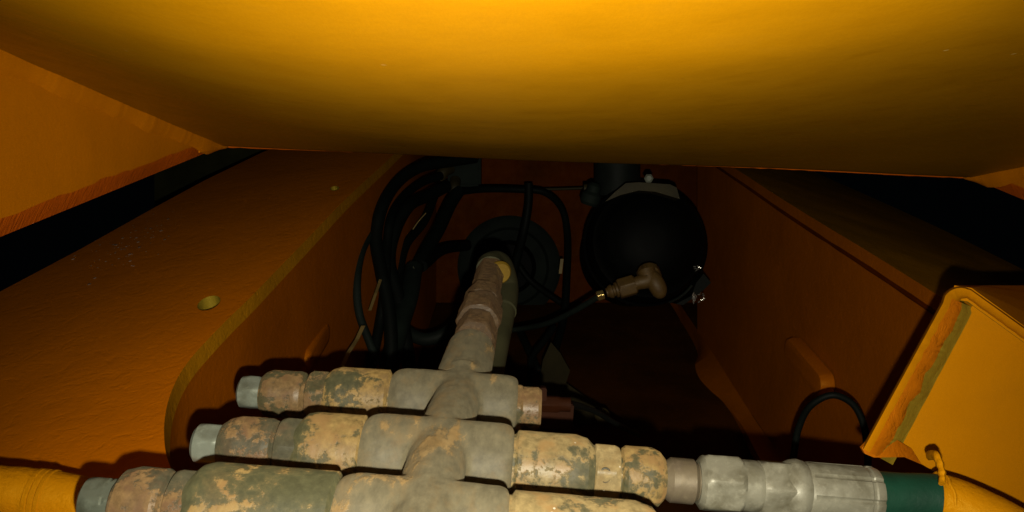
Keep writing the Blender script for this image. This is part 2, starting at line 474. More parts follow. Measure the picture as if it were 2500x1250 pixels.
def webstrip(path, inset, zlow, th, mat, parent, name='web_plate', drop=DT):
    """vertical wall under the edge polyline"""
    bm = bmesh.new(); cols = []
    for i, p in enumerate(path):
        d = (path[min(i + 1, len(path) - 1)] - path[max(0, i - 1)]); d.z = 0; d.normalize()
        nn = Vector((-d.y, d.x, 0)) * inset[1]
        a = p + nn * inset[0] - Vector((0, 0, drop - .0004)); b = a.copy(); b.z = zlow(b)
        ring = [bm.verts.new(a + nn * 0), bm.verts.new(b), bm.verts.new(b + nn * th), bm.verts.new(a + nn * th)]
        cols.append(ring)
    for i in range(len(cols) - 1):
        for k in range(4): bm.faces.new((cols[i][k], cols[i][(k + 1) % 4], cols[i + 1][(k + 1) % 4], cols[i + 1][k]))
    bm.faces.new(cols[0]); bm.faces.new(cols[-1][::-1])
    return link(name, bm, mat, parent)
far = edge[0]
ext = [far + (far - edge[3]).normalized() * .6 * k / 3 for k in (3, 2, 1)]
def zl(b): return max(-.60, -.088 - .237 * (1.55 - b.y)) - .05
webL = ext + edge
# the far part continues level to the bulkhead
for p in ext: p.z = far.z + (p.y - far.y) * .30; p.x = far.x
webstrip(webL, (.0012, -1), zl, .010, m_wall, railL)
# raised oval lug on the left web
def lug(c, d1, d2, nrm, L, r, th, parent, mat):
    bm = bmesh.new(); rings = []
    for dz, k in ((0, 1), (th * .6, 1), (th, .82), (th * 1.05, .5)):
        ring = []
        for i in range(32):
            a = 2 * math.pi * i / 32
            s = math.copysign(L, math.cos(a))
            ring.append(bm.verts.new(c + d1 * (s + math.cos(a) * r * k) + d2 * math.sin(a) * r * k + nrm * dz))
        rings.append(ring)
    for i in range(len(rings) - 1):
        for k in range(32): bm.faces.new((rings[i][k], rings[i][(k + 1) % 32], rings[i + 1][(k + 1) % 32], rings[i + 1][k]))
    bm.faces.new(rings[-1]); bm.faces.new(rings[0][::-1])
    return link('oval_lug', bm, mat, parent, ang=50)
lug(Vector((-.1835, .74, -.083)), Vector((0, .957, .288)).normalized(), Vector((0, -.288, .957)).normalized(), Vector((1, 0, 0)), .030, .011, .007, railL, m_wall)
# neighbouring dark block behind the left gap
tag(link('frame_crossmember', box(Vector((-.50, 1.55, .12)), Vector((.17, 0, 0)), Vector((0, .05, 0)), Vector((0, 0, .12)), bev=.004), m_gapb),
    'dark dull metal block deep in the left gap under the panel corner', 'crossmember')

# ------------------------------------------------------------------ right frame rail
railR = thing('frame_rail', 'smooth shadowed orange steel rail with oval lug, right of the black canister', 'frame rail', (.32, .8, -.1), 'pair of frame rails')
XR = .294
def VX(u, v, x): D = x * F / (u - 1250); return V(u, v, D)
eR = [VX(u, v, XR) for u, v in [(1700, 350), (1765, 393), (1830, 434), (1900, 480), (2000, 542), (2100, 602), (2200, 664), (2300, 727), (2420, 800), (2560, 885)]]
eR = crom(eR, 4)
slope_pts = [VX(1990, 428, .40), VX(2500, 662, .62)]
dR = (eR[-1] - eR[5]).normalized()
gapR = [V(2760, 790, .80), V(2500, 659, .90), V(2300, 560, 1.08), V(2120, 478, 1.30), V(1990, 420, 1.55), V(1860, 352, 1.9)]
bm = bmesh.new()
gi = crom(gapR[::-1], 6)
def lerp_path(path, f):
    x = f * (len(path) - 1); i = min(int(x), len(path) - 2); return path[i].lerp(path[i + 1], x - i)
K = 40; top = []; bot = []
for k in range(K + 1):
    a = lerp_path(eR, k / K); b = lerp_path(gi, k / K)
    top.append([bm.verts.new(a.lerp(b, q / 6)) for q in range(7)])
    bot.append([bm.verts.new(a.lerp(b, q / 6) - Vector((0, 0, .012))) for q in range(7)])
for k in range(K):
    for q in range(6):
        bm.faces.new((top[k][q], top[k][q + 1], top[k + 1][q + 1], top[k + 1][q]))
        bm.faces.new((bot[k][q], bot[k + 1][q], bot[k + 1][q + 1], bot[k][q + 1]))
    f = bm.faces.new((top[k][0], top[k + 1][0], bot[k + 1][0], bot[k][0])); f.material_index = 1
    bm.faces.new((top[k][6], bot[k][6], bot[k + 1][6], top[k + 1][6]))
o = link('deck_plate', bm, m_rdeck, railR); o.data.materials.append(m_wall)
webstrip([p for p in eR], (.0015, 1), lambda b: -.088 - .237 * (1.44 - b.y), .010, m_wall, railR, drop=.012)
# weld seam under the rim
link('weld_bead', tube([p - Vector((.001, 0, .013)) for p in eR], .0022, 8, 1,
     rads=lambda f: .0018 + .0009 * noise.noise(Vector((f * 90, 0, 0)))), m_back, railR)
lug(VX(1987, 893, XR), Vector((0, .957, .288)).normalized(), Vector((0, -.288, .957)).normalized(), Vector((-1, 0, 0)), .040, .0125, .012, railR, m_wall)
# lower flange with its rounded lobe
fl = [(1588, 660), (1650, 745), (1692, 830), (1704, 868), (1690, 896), (1696, 925), (1722, 950), (1768, 985), (1812, 1040), (1850, 1110), (1905, 1190), (1990, 1190), (1870, 1062), (1800, 955), (1740, 860), (1660, 742), (1610, 660)]
fl3 = []
for i, (u, v) in enumerate(fl):
    if i <= 10:
        q = 1.44 - (v - 745) / 320.0 * .50
        fl3.append(V(u, v, max(.72, q)))
    else:
        fl3.append(VX(u, v, XR + .002))
bm = bmesh.new()
left = crom(fl3[:11], 5); right = crom(fl3[11:][::-1], 5)
K = 50; g = []
for k in range(K + 1):
    a = lerp_path(left, k / K); b = lerp_path(right, k / K)
    g.append([bm.verts.new(a), bm.verts.new(b), bm.verts.new(b - Vector((0, -.003, .012))), bm.verts.new(a - Vector((0, -.003, .012)))])
for k in range(K):
    for q in range(4): bm.faces.new((g[k][q], g[k][(q + 1) % 4], g[k + 1][(q + 1) % 4], g[k + 1][q]))
bm.faces.new(g[0]); bm.faces.new(g[-1][::-1])
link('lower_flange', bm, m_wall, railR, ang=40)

# ------------------------------------------------------------------ back bulkhead, belly plate
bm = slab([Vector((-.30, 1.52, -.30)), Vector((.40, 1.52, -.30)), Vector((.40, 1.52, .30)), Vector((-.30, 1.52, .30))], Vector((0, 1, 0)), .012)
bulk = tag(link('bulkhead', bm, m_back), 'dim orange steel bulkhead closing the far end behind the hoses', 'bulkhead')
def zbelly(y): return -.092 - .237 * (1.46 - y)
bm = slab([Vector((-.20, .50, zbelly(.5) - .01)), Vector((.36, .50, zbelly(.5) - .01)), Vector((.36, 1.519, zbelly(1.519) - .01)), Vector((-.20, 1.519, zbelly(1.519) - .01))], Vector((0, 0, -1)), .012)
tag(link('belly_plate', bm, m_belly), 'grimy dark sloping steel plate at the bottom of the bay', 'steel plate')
# lit brown tapering bracket silhouettes near the bottom centre
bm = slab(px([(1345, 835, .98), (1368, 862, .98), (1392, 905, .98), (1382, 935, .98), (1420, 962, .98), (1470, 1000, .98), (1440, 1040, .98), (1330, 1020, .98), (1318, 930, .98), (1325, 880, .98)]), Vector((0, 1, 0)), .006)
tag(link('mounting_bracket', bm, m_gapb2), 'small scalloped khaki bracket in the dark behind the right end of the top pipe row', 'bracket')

# dark round opening ring on the bulkhead
gr = thing('bulkhead_grommet', 'large dark round disc on the far bulkhead behind the rising pipe fitting', 'grommet', V(1245, 660, 1.515))
cc = V(1243, 652, 1.515)
link('disc', lathe(cc, Vector((0, -1, 0)), [(0, .094), (.008, .097), (.012, .090), (.012, .075), (.006, .070)], seg=60), m_rub2, gr)
link('hub', lathe(cc, Vector((0, -1, 0)), [(.0, .05), (.03, .05), (.036, .042)], seg=48), m_blk, gr)

# ------------------------------------------------------------------ black canister with its strap, brass elbow
DC = .98
can = thing('canister', 'round black canister with khaki clamp hanging at the back right of the bay', 'canister', V(1560, 605, DC + .06))
c0 = V(1561, 608, DC + .10); ax = (Vector((-.02, -1, .10))).normalized()
R = .0765
link('body', lathe(c0, ax, dense([(-.10, R * .96), (0, R), (.05, R), (.075, R * .96), (.083, R * .90), (.085, R * .84), (.098, R * .70), (.108, R * .50), (.113, R * .28), (.114, R * .1)], .006), seg=72), m_blk, can)
link('rim', lathe(c0, ax, [(.044, R * 1.0), (.046, R * 1.035), (.056, R * 1.035), (.058, R * 1.0)], seg=72, caps=False), m_blk, can)
bm = slab(px([(1478, 492, .965), (1500, 470, .965), (1528, 447, .965), (1560, 445, .965), (1636, 450, .965), (1652, 458, .965), (1660, 486, .965), (1640, 480, .965), (1600, 468, .965), (1560, 465, .965), (1515, 476, .965)]), Vector((0, 1, 0)), .05)
link('clamp', bm, m_khaki, can)
link('clamp_bolt', lathe(V(1583, 436, .955), Vector((0, -1, 0)), [(0, .0055), (.003, .0055), (.0045, .003)], hexr=.0046, seg=36), m_plug, can)
link('clamp_rod', tube(px([(1583, 436, .975), (1583, 455, .975)]), .003, 10, 2), m_khaki, can)
link('side_latch', slab(px([(1650, 742, .93), (1688, 722, .93), (1700, 690, .93), (1718, 668, .93), (1736, 690, .93), (1718, 708, .93), (1700, 722, .93), (1668, 745, .93)]), Vector((0, 1, 0)), .03), m_rub, can)
link('strap', tube(px([(1634, 738, .915), (1655, 728, .912), (1674, 714, .91), (1690, 696, .908)]), .0035, 10, 8, flat=.5), m_bluegrey, can)
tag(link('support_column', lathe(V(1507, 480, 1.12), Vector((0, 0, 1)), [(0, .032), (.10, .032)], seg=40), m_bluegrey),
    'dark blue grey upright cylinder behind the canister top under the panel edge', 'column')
# crinkled film glints
for nm, lab, cu, cv, n_, rr in (('plastic_film', 'larger crinkled shiny film scrap under the canister latch', 1705, 727, 26, 14), ('plastic_film', 'tiny shiny film scrap above the canister latch', 1702, 655, 6, 6)):
    bm = bmesh.new(); rnd = random.Random(cu + cv)
    for k in range(n_):
        p = V(cu + rnd.uniform(-rr, rr), cv + rnd.uniform(-rr * .8, rr * .8), .905 + rnd.uniform(-.004, .004))
        d = Vector((rnd.uniform(-1, 1), rnd.uniform(-.3, .3), rnd.uniform(-1, 1))).normalized() * rnd.uniform(.0012, .0030)
        e = Vector((rnd.uniform(-1, 1), rnd.uniform(-.4, .4), rnd.uniform(-1, 1))).normalized() * rnd.uniform(.0008, .0016)
        bm.faces.new([bm.verts.new(q) for q in (p - d, p + e, p + d, p - e)])
    r_ = bmesh.ops.extrude_face_region(bm, geom=list(bm.faces))
    bmesh.ops.translate(bm, verts=[e for e in r_['geom'] if isinstance(e, bmesh.types.BMVert)], vec=(0, .0004, 0))
    tag(link(nm, bm, m_foil, smooth=False), lab, 'plastic film', 'shiny film scraps beside the canister')

bra = thing('brass_elbow', 'dull brass elbow fitting with bright nut on the front of the black canister', 'pipe fitting', V(1585, 690, .86))
DB = .865
p_j = V(1583, 680, DB)
link('flange_nut', lathe(V(1583, 662, DB + .012), Vector((.0, -.75, -.6)), [(0, .012), (.002, .0135), (.009, .0135), (.011, .011)], hexr=.0118), m_brass, bra)
link('elbow', tube(px([(1578, 662, DB), (1583, 682, DB - .004), (1560, 690, DB - .004), (1540, 697, DB - .002)]), .008, 16, 8, rads=lambda f: .0100 - .0035 * f), m_brass, bra)
link('leg', tube(px([(1586, 668, DB), (1600, 690, DB - .006), (1612, 714, DB - .006), (1619, 724, DB - .005)]), .007, 14, 8, rads=lambda f: .0075 + .0028 * math.sin(f * 3.1) - .004 * f * f), m_brass, bra)
axb = (V(1478, 716, DB) - V(1560, 692, DB)).normalized()
q0 = V(1552, 694, DB)
link('hex_body', lathe(q0, axb, [(0, .009), (.002, .0115), (.018, .0115), (.0195, .0100)], hexr=.0100, rot=.3), m_brass, bra)
link('collar', lathe(q0 + axb * .0195, axb, [(0, .0075), (.001, .0085), (.003, .0085), (.004, .0062), (.006, .0062), (.007, .0078), (.010, .0070), (.012, .005), (.0135, .005)]), m_brass, bra)
link('bright_nut', lathe(V(1475, 718, DB - .002), axb, [(0, .0035), (.0008, .0055), (.0075, .0058), (.0085, .0040)], hexr=.0050), m_brassb, bra)

# ------------------------------------------------------------------ hoses in the dark bay
def hose(pts, r, mat, label, n=10, cat='hose', group='black hoses deep in the bay', name='black_hose'):
    return tag(link(name, tube(px(pts), r, 16, n), mat), label, cat, group)
hose([(1160, 385, 1.10), (1100, 394, 1.07), (1030, 406, 1.03), (975, 440, .99), (935, 500, .95), (918, 580, .93), (930, 660, .91), (950, 760, .89), (955, 880, .87), (940, 1000, .85)], .0075, m_rub, 'outermost black hose arching from the panel edge down the left side of the bay')
hose([(1120, 465, 1.22), (1098, 500, 1.2), (1070, 560, 1.16), (1035, 620, 1.12), (1000, 690, 1.08), (965, 780, 1.02), (950, 900, .98)], .0100, m_rub, 'thick black hose slanting down from the junction left of the centre')
hose([(1090, 455, 1.14), (1045, 478, 1.1), (1000, 500, 1.05), (965, 560, 1.02), (950, 640, 1.0), (975, 740, .98), (1000, 900, .95)], .0085, m_rub, 'black hose curling down inside the outermost arch')
hose([(1110, 470, 1.22), (1180, 462, 1.26), (1270, 463, 1.28), (1330, 470, 1.28), (1372, 510, 1.26), (1386, 580, 1.24), (1384, 680, 1.2), (1376, 780, 1.16), (1345, 880, 1.1), (1318, 905, 1.08), (1298, 870, 1.1), (1270, 810, 1.14)], .0055, m_rub, 'long black hose crossing level then turning down left of the canister')
hose([(1291, 448, 1.24), (1290, 500, 1.24), (1278, 570, 1.24), (1258, 650, 1.22), (1240, 740, 1.2), (1235, 800, 1.18)], .0065, m_rub, 'black hose hanging from the middle of the level hose')
hose([(1075, 430, 1.16), (1030, 445, 1.12), (985, 480, 1.06), (955, 530, 1.0), (945, 600, .98), (940, 700, .95), (925, 800, .93), (905, 900, .9)], .006, m_rub, 'slimmer black hose nested inside the outermost arch')
hose([(1060, 480, 1.2), (1035, 540, 1.15), (990, 600, 1.1), (975, 680, 1.06), (990, 780, 1.02), (985, 880, 1.0)], .0065, m_rub, 'black hose crossing behind the thick slanting one')
hose([(1030, 650, 1.1), (1080, 610, 1.2), (1140, 600, 1.3)], .008, m_rub, 'short black hose stub reaching the dark disc from the left')
hose([(915, 555, .95), (885, 610, .90), (872, 680, .87), (876, 760, .86), (900, 830, .86), (925, 890, .86)], .0045, m_rub2, 'thin dusty hose bowing against the left rail wall')
hose([(1010, 655, 1.05), (1000, 720, 1.0), (975, 800, .95), (950, 900, .90), (940, 980, .86)], .0115, m_rub2, 'widest dusty dark hose dropping behind the top pipe row')
hose([(1470, 720, .865), (1455, 728, .868), (1400, 760, .90), (1340, 788, .94), (1270, 803, .98), (1200, 808, 1.0), (1130, 800, 1.02)], .0033, m_rub2, 'thin black line leading left from the brass elbow nut', name='black_tube')
hose([(1352, 800, 1.08), (1330, 830, 1.06), (1300, 870, 1.04), (1296, 905, 1.02), (1290, 960, 1.0)], .0045, m_rub, 'short black hose forking below the thin tube right of the rising fitting')
hose([(970, 760, 1.0), (990, 805, .99), (1035, 828, .98), (1085, 815, .98), (1120, 785, .99)], .008, m_bluegrey, 'grey hose sagging in a shallow curve left of the rising fitting', name='grey_hose')
hose([(1330, 462, 1.35), (1380, 461, 1.35), (1432, 459, 1.35)], .0025, m_khaki, 'thin greenish pipe reaching level to the canister side', n=4, name='thin_pipe', cat='pipe')
hose([(1390, 985, .55), (1420, 992, .58), (1460, 1008, .62), (1500, 1032, .66), (1560, 1062, .70)], .0022, m_bluegrey, 'grey cable running right from the orange connector', name='grey_cable', cat='cable')
hose([(1930, 1180, .56), (1938, 1110, .56), (1950, 1045, .57), (1978, 992, .58), (2030, 965, .58), (2080, 985, .57), (2108, 1035, .56), (2118, 1100, .55), (2118, 1180, .54)], .0024, m_rub, 'thin black cable looped in an arch left of the yellow bracket', name='black_cable', cat='cable')
hose([(1260, 640, 1.3), (1300, 690, 1.3), (1370, 740, 1.28)], .005, m_rub, 'short black hose crossing the dark disc')
# clamps/valves at the top of the hose bundle
vb = thing('valve_block', 'dark valve block with dull elbows at the top of the hose bundle', 'valve', V(1130, 430, 1.26))
link('block', box(V(1135, 415, 1.27), Vector((.026, 0, 0)), Vector((0, .02, 0)), Vector((0, 0, .028)), bev=.004), m_rub2, vb)
link('elbow', tube(px([(1100, 410, 1.23), (1082, 420, 1.22), (1072, 440, 1.22)]), .009, 14, 6), m_khaki, vb)
link('elbow', tube(px([(1112, 440, 1.23), (1110, 455, 1.22), (1106, 470, 1.22)]), .0085, 14, 6), m_khaki, vb)
va = thing('side_valve', 'small dark valve at the upper left shoulder of the canister', 'valve', V(1440, 480, 1.05))
link('valve_body', lathe(V(1437, 500, 1.05), Vector((.3, -.2, 1)), dense([(0, .010), (.004, .013), (.014, .013), (.018, .009), (.026, .009), (.030, .005)])), m_rub2, va)
link('valve_port', lathe(V(1425, 460, 1.10), Vector((1, 0, 0)), [(0, .006), (.012, .0065), (.02, .0065)]), m_khaki, va)
# tan strips
def strip(pts, w, label):
    P = px(pts); bm = bmesh.new(); g = []
    for i, p in enumerate(P):
        g.append([bm.verts.new(p + Vector((sx * w, sy * .0006, 0))) for sx, sy in ((-1, -1), (1, -1), (1, 1), (-1, 1))])
    for i in range(len(g) - 1):
        for k in range(4): bm.faces.new((g[i][k], g[i][(k + 1) % 4], g[i + 1][(k + 1) % 4], g[i + 1][k]))
    bm.faces.new(g[0]); bm.faces.new(g[-1][::-1])
    return tag(link('cable_tie', bm, m_tan, smooth=False), label, 'cable tie', 'pale tan cable ties')
strip([(930, 680, .90), (918, 715, .87), (903, 758, .84)], .0016, 'upper pale tan cable tie end beside the thin dusty hose')
strip([(887, 795, .80), (872, 828, .78), (850, 862, .75), (832, 905, .72)], .0020, 'lower pale tan cable tie end just above the top pipe row')
strip([(1372, 632, 1.15), (1370, 650, 1.15), (1368, 668, 1.15)], .0022, 'tiny pale tie end left of the canister')
tag(link('cable_tie', tube(px([(1040, 520, 1.1), (1022, 540, 1.1), (1008, 560, 1.1)]), .0008, 8, 4), m_tan), 'faint thin tie between the arching hoses', 'cable tie', 'pale tan cable ties')
tag(link('hose_tag', slab(px([(1008, 650, 1.03), (1020, 664, 1.03), (1014, 678, 1.03), (1009, 663, 1.03)]), Vector((0, 1, 0)), .001), m_olv), 'small pale curled tag on the widest dusty hose', 'tag')

# orange connector and bolt right of row 1
con = thing('orange_connector', 'small stepped orange connector behind the right end plug of the top row', 'connector', V(1350, 990, .50))
link('housing', box(V(1357, 1012, .51), Vector((.0105, 0, -.0006)), Vector((0, .008, 0)), Vector((.0006, 0, .0085)), bev=.001), m_orgp, con)
link('collar', lathe(V(1322, 985, .50), Vector((1, 0, -.04)), [(0, .0055), (.010, .0055), (.012, .0045), (.018, .0045)], hexr=.0050), m_orgp, con)
link('tab', box(V(1322, 960, .49), Vector((.003, 0, 0)), Vector((0, .005, 0)), Vector((0, 0, .004)), bev=.0006), m_orgp, con)
tag(link('bolt_head', lathe(V(1470, 1014, .80), Vector((0, -1, .2)), [(0, .0075), (.002, .0075), (.005, .005), (.006, .002)], seg=30), m_khaki), 'small round tan bolt head past the orange connector', 'bolt')

# ------------------------------------------------------------------ hydraulic manifold
man = thing('pipe_manifold', 'weathered grey cast manifold with three rows of capped ports and flaking tan paint', 'manifold', (-.029, .33, -.10))
Dr = {1: .400, 2: .320, 3: .262}
line = {1: (1115, 988, .060), 2: (1067, 1127, .078), 3: (1032, 1291, .085)}
def rowp(r, u):
    cu, cv, s = line[r]; return V(u, cv + s * (u - cu), Dr[r])
def rad(r, p): return p / F * Dr[r]
def rowseg(r, name, segs, mat, hexp=None, rot=0.0, wob=.00012, parent=None, ch=None, sag=True):
    """segs: [(u, radius px)...]"""
    p0 = rowp(r, segs[0][0]); p1 = rowp(r, segs[-1][0]); a = (p1 - p0).normalized()
    prof = [((rowp(r, u) - p0).length, rad(r, q)) for u, q in segs]
    bm = lathe(p0, a, dense(prof), hexr=rad(r, hexp) if hexp else None, rot=rot, wob=wob)
    return link(name, bm, mat, parent or man, ang=28)
# body: main tube and bosses merged by a voxel remesh
bm = bmesh.new()
M1, M2, M3 = rowp(1, 1115), rowp(2, 1067), rowp(3, 1032)
stemE = V(1150, 856, .475)
main = [M3 + (M3 - M2) * .6, M3, M2, M1, M1 + (stemE - M1) * .25]
tube([p + Vector((.0014, 0, .0058)) for p in main], .0114, 40, 6, bm=bm)
def addcyl(r, segs):
    p0 = rowp(r, segs[0][0]); a = (rowp(r, segs[-1][0]) - p0).normalized()
    lathe(p0, a, dense([((rowp(r, u) - p0).length, rad(r, q)) for u, q in segs], .003), seg=48, bm=bm)
addcyl(1, [(952, 62), (964, 76), (985, 82), (1240, 80), (1262, 74)])
addcyl(2, [(880, 82), (896, 100), (922, 107), (1228, 105), (1250, 98)])
addcyl(3, [(815, 105), (842, 117), (870, 121), (1215, 118), (1238, 111)])
lathe(M1 - (stemE - M1) * .10 + Vector((.001, 0, .003)), stemE - M1 - Vector((.001, 0, .003)), dense([(0, .0128), ((stemE - M1).length * .45, .0142)], .004), seg=48, bm=bm)
dmain = (M1 - M3).normalized()
Rm = Vector((0, 1, 0)).rotation_difference(dmain).to_matrix()
Rinv = Rm.inverted(); mo = Vector(man['_o'])
for v in bm.verts: v.co = Rinv @ (v.co - mo) + mo
body = link('casting', bm, m_cast, man)
body.rotation_euler = Rm.to_euler()
link('stem', lathe(M1 + (stemE - M1) * .12 + Vector((0, 0, .0012)), stemE - M1 - Vector((0, 0, .0012)), dense([(0, .0148), ((stemE - M1).length * .88 - .003, .0141), ((stemE - M1).length * .88 - .0008, .0136), ((stemE - M1).length * .88, .0120)], .003), seg=72, wob=.0002), m_cast, man)
md = body.modifiers.new('merge', 'REMESH'); md.mode = 'VOXEL'; md.voxel_size = .0006; md.use_smooth_shade = True
md = body.modifiers.new('soften', 'SMOOTH'); md.factor = .5; md.iterations = 110
tx = bpy.data.textures.new('cast_lumps', 'CLOUDS'); tx.noise_scale = .006; tx.noise_depth = 3
md = body.modifiers.new('lumps', 'DISPLACE'); md.texture = tx; md.strength = .00045; md.mid_level = .5; md.texture_coords = 'LOCAL'

# row 1
rowseg(1, 'port_plug', [(586, 30), (592, 38), (612, 42), (632, 42), (640, 39), (660, 39)], m_plug, 37, .70)
rowseg(1, 'adapter_nut', [(641, 34), (642, 44), (652, 53), (666, 58), (733, 58), (742, 55), (746, 44), (762, 44)], m_nut)
rowseg(1, 'adapter_hex', [(740, 42), (752, 47), (757, 58), (766, 64), (800, 64), (803, 58)], m_nut, 56, .70)
rowseg(1, 'adapter_tube', [(788, 50), (796, 56), (812, 69), (832, 75), (946, 75), (953, 62), (972, 62)], m_tube1)
rowseg(1, 'port_plug', [(1255, 64), (1270, 62), (1276, 54), (1312, 54), (1320, 48)], m_nut, 50, .87)
# row 2
rowseg(2, 'port_plug', [(478, 38), (486, 47), (512, 51), (540, 51), (548, 47), (570, 47)], m_plug, 45, .70)
rowseg(2, 'adapter_nut', [(541, 40), (543, 52), (560, 66), (585, 73), (660, 73), (672, 68), (676, 54), (700, 54)], m_nutd)
rowseg(2, 'adapter_hex', [(668, 52), (680, 58), (686, 74), (700, 82), (741, 82), (745, 74)], m_nutd, 71, .70)
rowseg(2, 'adapter_tube', [(716, 64), (728, 74), (748, 92), (768, 97), (884, 98), (890, 82), (925, 82)], m_tube2)
rowseg(2, 'adapter_tube', [(1236, 80), (1254, 80), (1261, 91), (1400, 91), (1428, 85), (1444, 70), (1447, 60)], m_tube3)
rowseg(2, 'adapter_hex', [(1440, 58), (1446, 60), (1449, 76), (1494, 77), (1507, 68)], m_hexb, 66, .70)
rowseg(2, 'adapter_nut', [(1500, 54), (1512, 55), (1516, 68), (1524, 74), (1586, 74), (1606, 66), (1620, 50), (1622, 40)], m_tube2)
rowseg(2, 'adapter_neck', [(1612, 38), (1622, 44), (1636, 54), (1690, 54), (1700, 44), (1720, 42)], m_neck)
# stamped curl on the right hex
stp = [V(1478 + 13 * math.cos(a), 1160 + 17 * math.sin(a), .3086 + .0004 * abs(math.sin(a))) for a in [math.radians(-150 + 270 * k / 16) for k in range(17)]]
link('stamp', tube(stp, .00045, 8, 1), m_nutd, man)
# row 3
rowseg(3, 'port_plug', [(208, 44), (216, 55), (240, 62), (268, 62), (272, 57), (280, 61), (305, 60), (330, 56)], m_plugd, 56, .70)
rowseg(3, 'adapter_nut', [(286, 52), (288, 62), (304, 82), (335, 91), (398, 91), (410, 84), (414, 68), (440, 68)], m_nutd)
rowseg(3, 'adapter_hex', [(410, 64), (420, 70), (428, 90), (446, 99), (494, 99), (498, 90)], m_nutd, 87, .70)
rowseg(3, 'adapter_tube', [(455, 78), (468, 90), (490, 110), (515, 117), (812, 119), (820, 102), (870, 102)], m_tube2)
rowseg(3, 'adapter_tube', [(1222, 98), (1242, 98), (1250, 110), (1545, 110), (1585, 98), (1606, 78)], m_tube3)

# rising fittings on the end of the stem
st_ax = (V(1198, 655, .60) - V(1160, 815, .480)).normalized()
s0 = V(1158, 826, .472)
def stemseg(name, d0, segs, mat, hexr=None, rot=0, shift=0):
    return link(name, lathe(s0 + st_ax * d0 + Vector((shift, 0, 0)), st_ax, dense(segs), hexr=hexr, rot=rot, wob=.00022), mat, man, ang=28)
stemseg('stem_nut', .000, [(0, .0105), (.002, .0120), (.019, .0120), (.021, .0108), (.024, .0092)], m_rust, .0100, .2)
stemseg('stem_hex', .022, [(0, .0090), (.001, .0128), (.004, .0142), (.024, .0142), (.027, .0125), (.028, .0095)], m_rust, .0112, .0)
stemseg('stem_collar', .048, [(0, .0090), (.003, .0092), (.005, .0124), (.022, .0128), (.025, .0112), (.026, .0090)], m_rust, .0105, .3)
stemseg('stem_sleeve', .070, [(0, .0098), (.002, .0105), (.058, .0104), (.064, .0090)], m_rust, .0098, .1)
tpE = s0 + st_ax * .128
link('stem_elbow', tube([tpE, tpE + st_ax * .010, tpE + st_ax * .018 + Vector((.005, .004, -.003)), V(1232, 700, .625), V(1226, 760, .60)], .0108, 20, 8), m_olv, man)
bm = bmesh.new()
tag(link('reflector', lathe(V(1219, 664, .585), Vector((.35, -1, -.25)), [(0, .0085), (.002, .0085), (.004, .007)], seg=30), m_lens), 'small amber lit cap tucked beside the top of the rising fitting', 'cap')
hose([(1232, 690, .632), (1230, 760, .60), (1214, 840, .56), (1196, 930, .52), (1190, 1010, .49)], .0085, m_olv, 'grey green hose running down behind the rising fitting', name='grey_green_hose', group='hoses close to the manifold')
# crust of weld/tie along the right of the stem
hose([(1214, 740, .55), (1208, 800, .535), (1200, 860, .515), (1192, 905, .50)], .0022, m_rust, 'thin crusty strap hugging the right side of the stem', name='crusty_strap', cat='strap', group=None)

# ------------------------------------------------------------------ hose on the right of row 2
hs = thing('hydraulic_hose', 'green hose with zinc crimp fitting on the right, its end oversprayed yellow', 'hose', tuple(rowp(2, 2000)))
rowseg(2, 'swivel_nut', [(1702, 52), (1712, 66), (1722, 72), (1795, 72), (1808, 62), (1845, 62), (1858, 56), (1862, 48)], m_hosefit, 66, .70, parent=hs)
rowseg(2, 'hose_hex', [(1845, 48), (1850, 62), (1862, 70), (1925, 70), (1935, 62)], m_hosefit, 63, .87, parent=hs)
rowseg(2, 'ferrule_bead', [(1905, 60), (1922, 70), (1940, 74), (1955, 71), (1965, 65)], m_hosefit, parent=hs)
# crimp sleeve with flutes
p0 = rowp(2, 1955); a_ = (rowp(2, 2135) - p0).normalized(); L_ = (rowp(2, 2135) - p0).length
bm = bmesh.new(); aa, ss, tt = frame(a_); rings = []
for d, k in [(0, .94), (.002, 1.0), (L_ * .5, 1.0), (L_ * .82, 1.0), (L_ * .84, .975), (L_ * .87, .975), (L_ * .89, 1.01), (L_ - .0015, 1.0), (L_, .95)]:
    ring = []
    for q in range(96):
        th = 2 * math.pi * q / 96
        ph = (th * 8 / (2 * math.pi)) % 1.0
        rr = rad(2, 69) * k * (1 - (.055 if ph < .10 else 0) * (1 if d > .003 else 0))
        rr *= math.cos(math.pi / 8 * .0) 
        ring.append(bm.verts.new(p0 + aa * d + (ss * math.cos(th) + tt * math.sin(th)) * rr))
    rings.append(ring)
for i in range(len(rings) - 1):
    for q in range(96): bm.faces.new((rings[i][q], rings[i][(q + 1) % 96], rings[i + 1][(q + 1) % 96], rings[i + 1][q]))
bm.faces.new(rings[0][::-1]); bm.faces.new(rings[-1])
link('crimp_sleeve', bm, m_hosefit, hs, ang=20)
hp = [rowp(2, 2110), rowp(2, 2200), V(2300, 1222, .318), V(2400, 1262, .312), V(2500, 1318, .305), V(2650, 1420, .30)]
path = crom(hp, 14)
cutp = None
for i, p in enumerate(path):
    if p.x / p.y * F + 1250 > 2292: cutp = i; break
link('green_cover', tube(path[:cutp + 1], rad(2, 60), 40, 1), m_green, hs)
link('painted_cover', tube(path[cutp - 1:], rad(2, 62), 40, 1, rads=lambda f: rad(2, 62.5) * (1 + .006 * noise.noise(Vector((f * 50, 0, 0))))), m_hosey, hs)
hc_ = path[cutp]
link('paint_lip', tube([hc_ + (Vector((0, math.cos(t) * -1, math.sin(t))) * rad(2, 63)) + Vector((.0012 * noise.noise(Vector((t * 3, 1, 1))) + .001, 0, 0)) for t in [x / 40 * math.pi * 2 for x in range(40)]], .0008, 8, 1), m_hosey, hs)
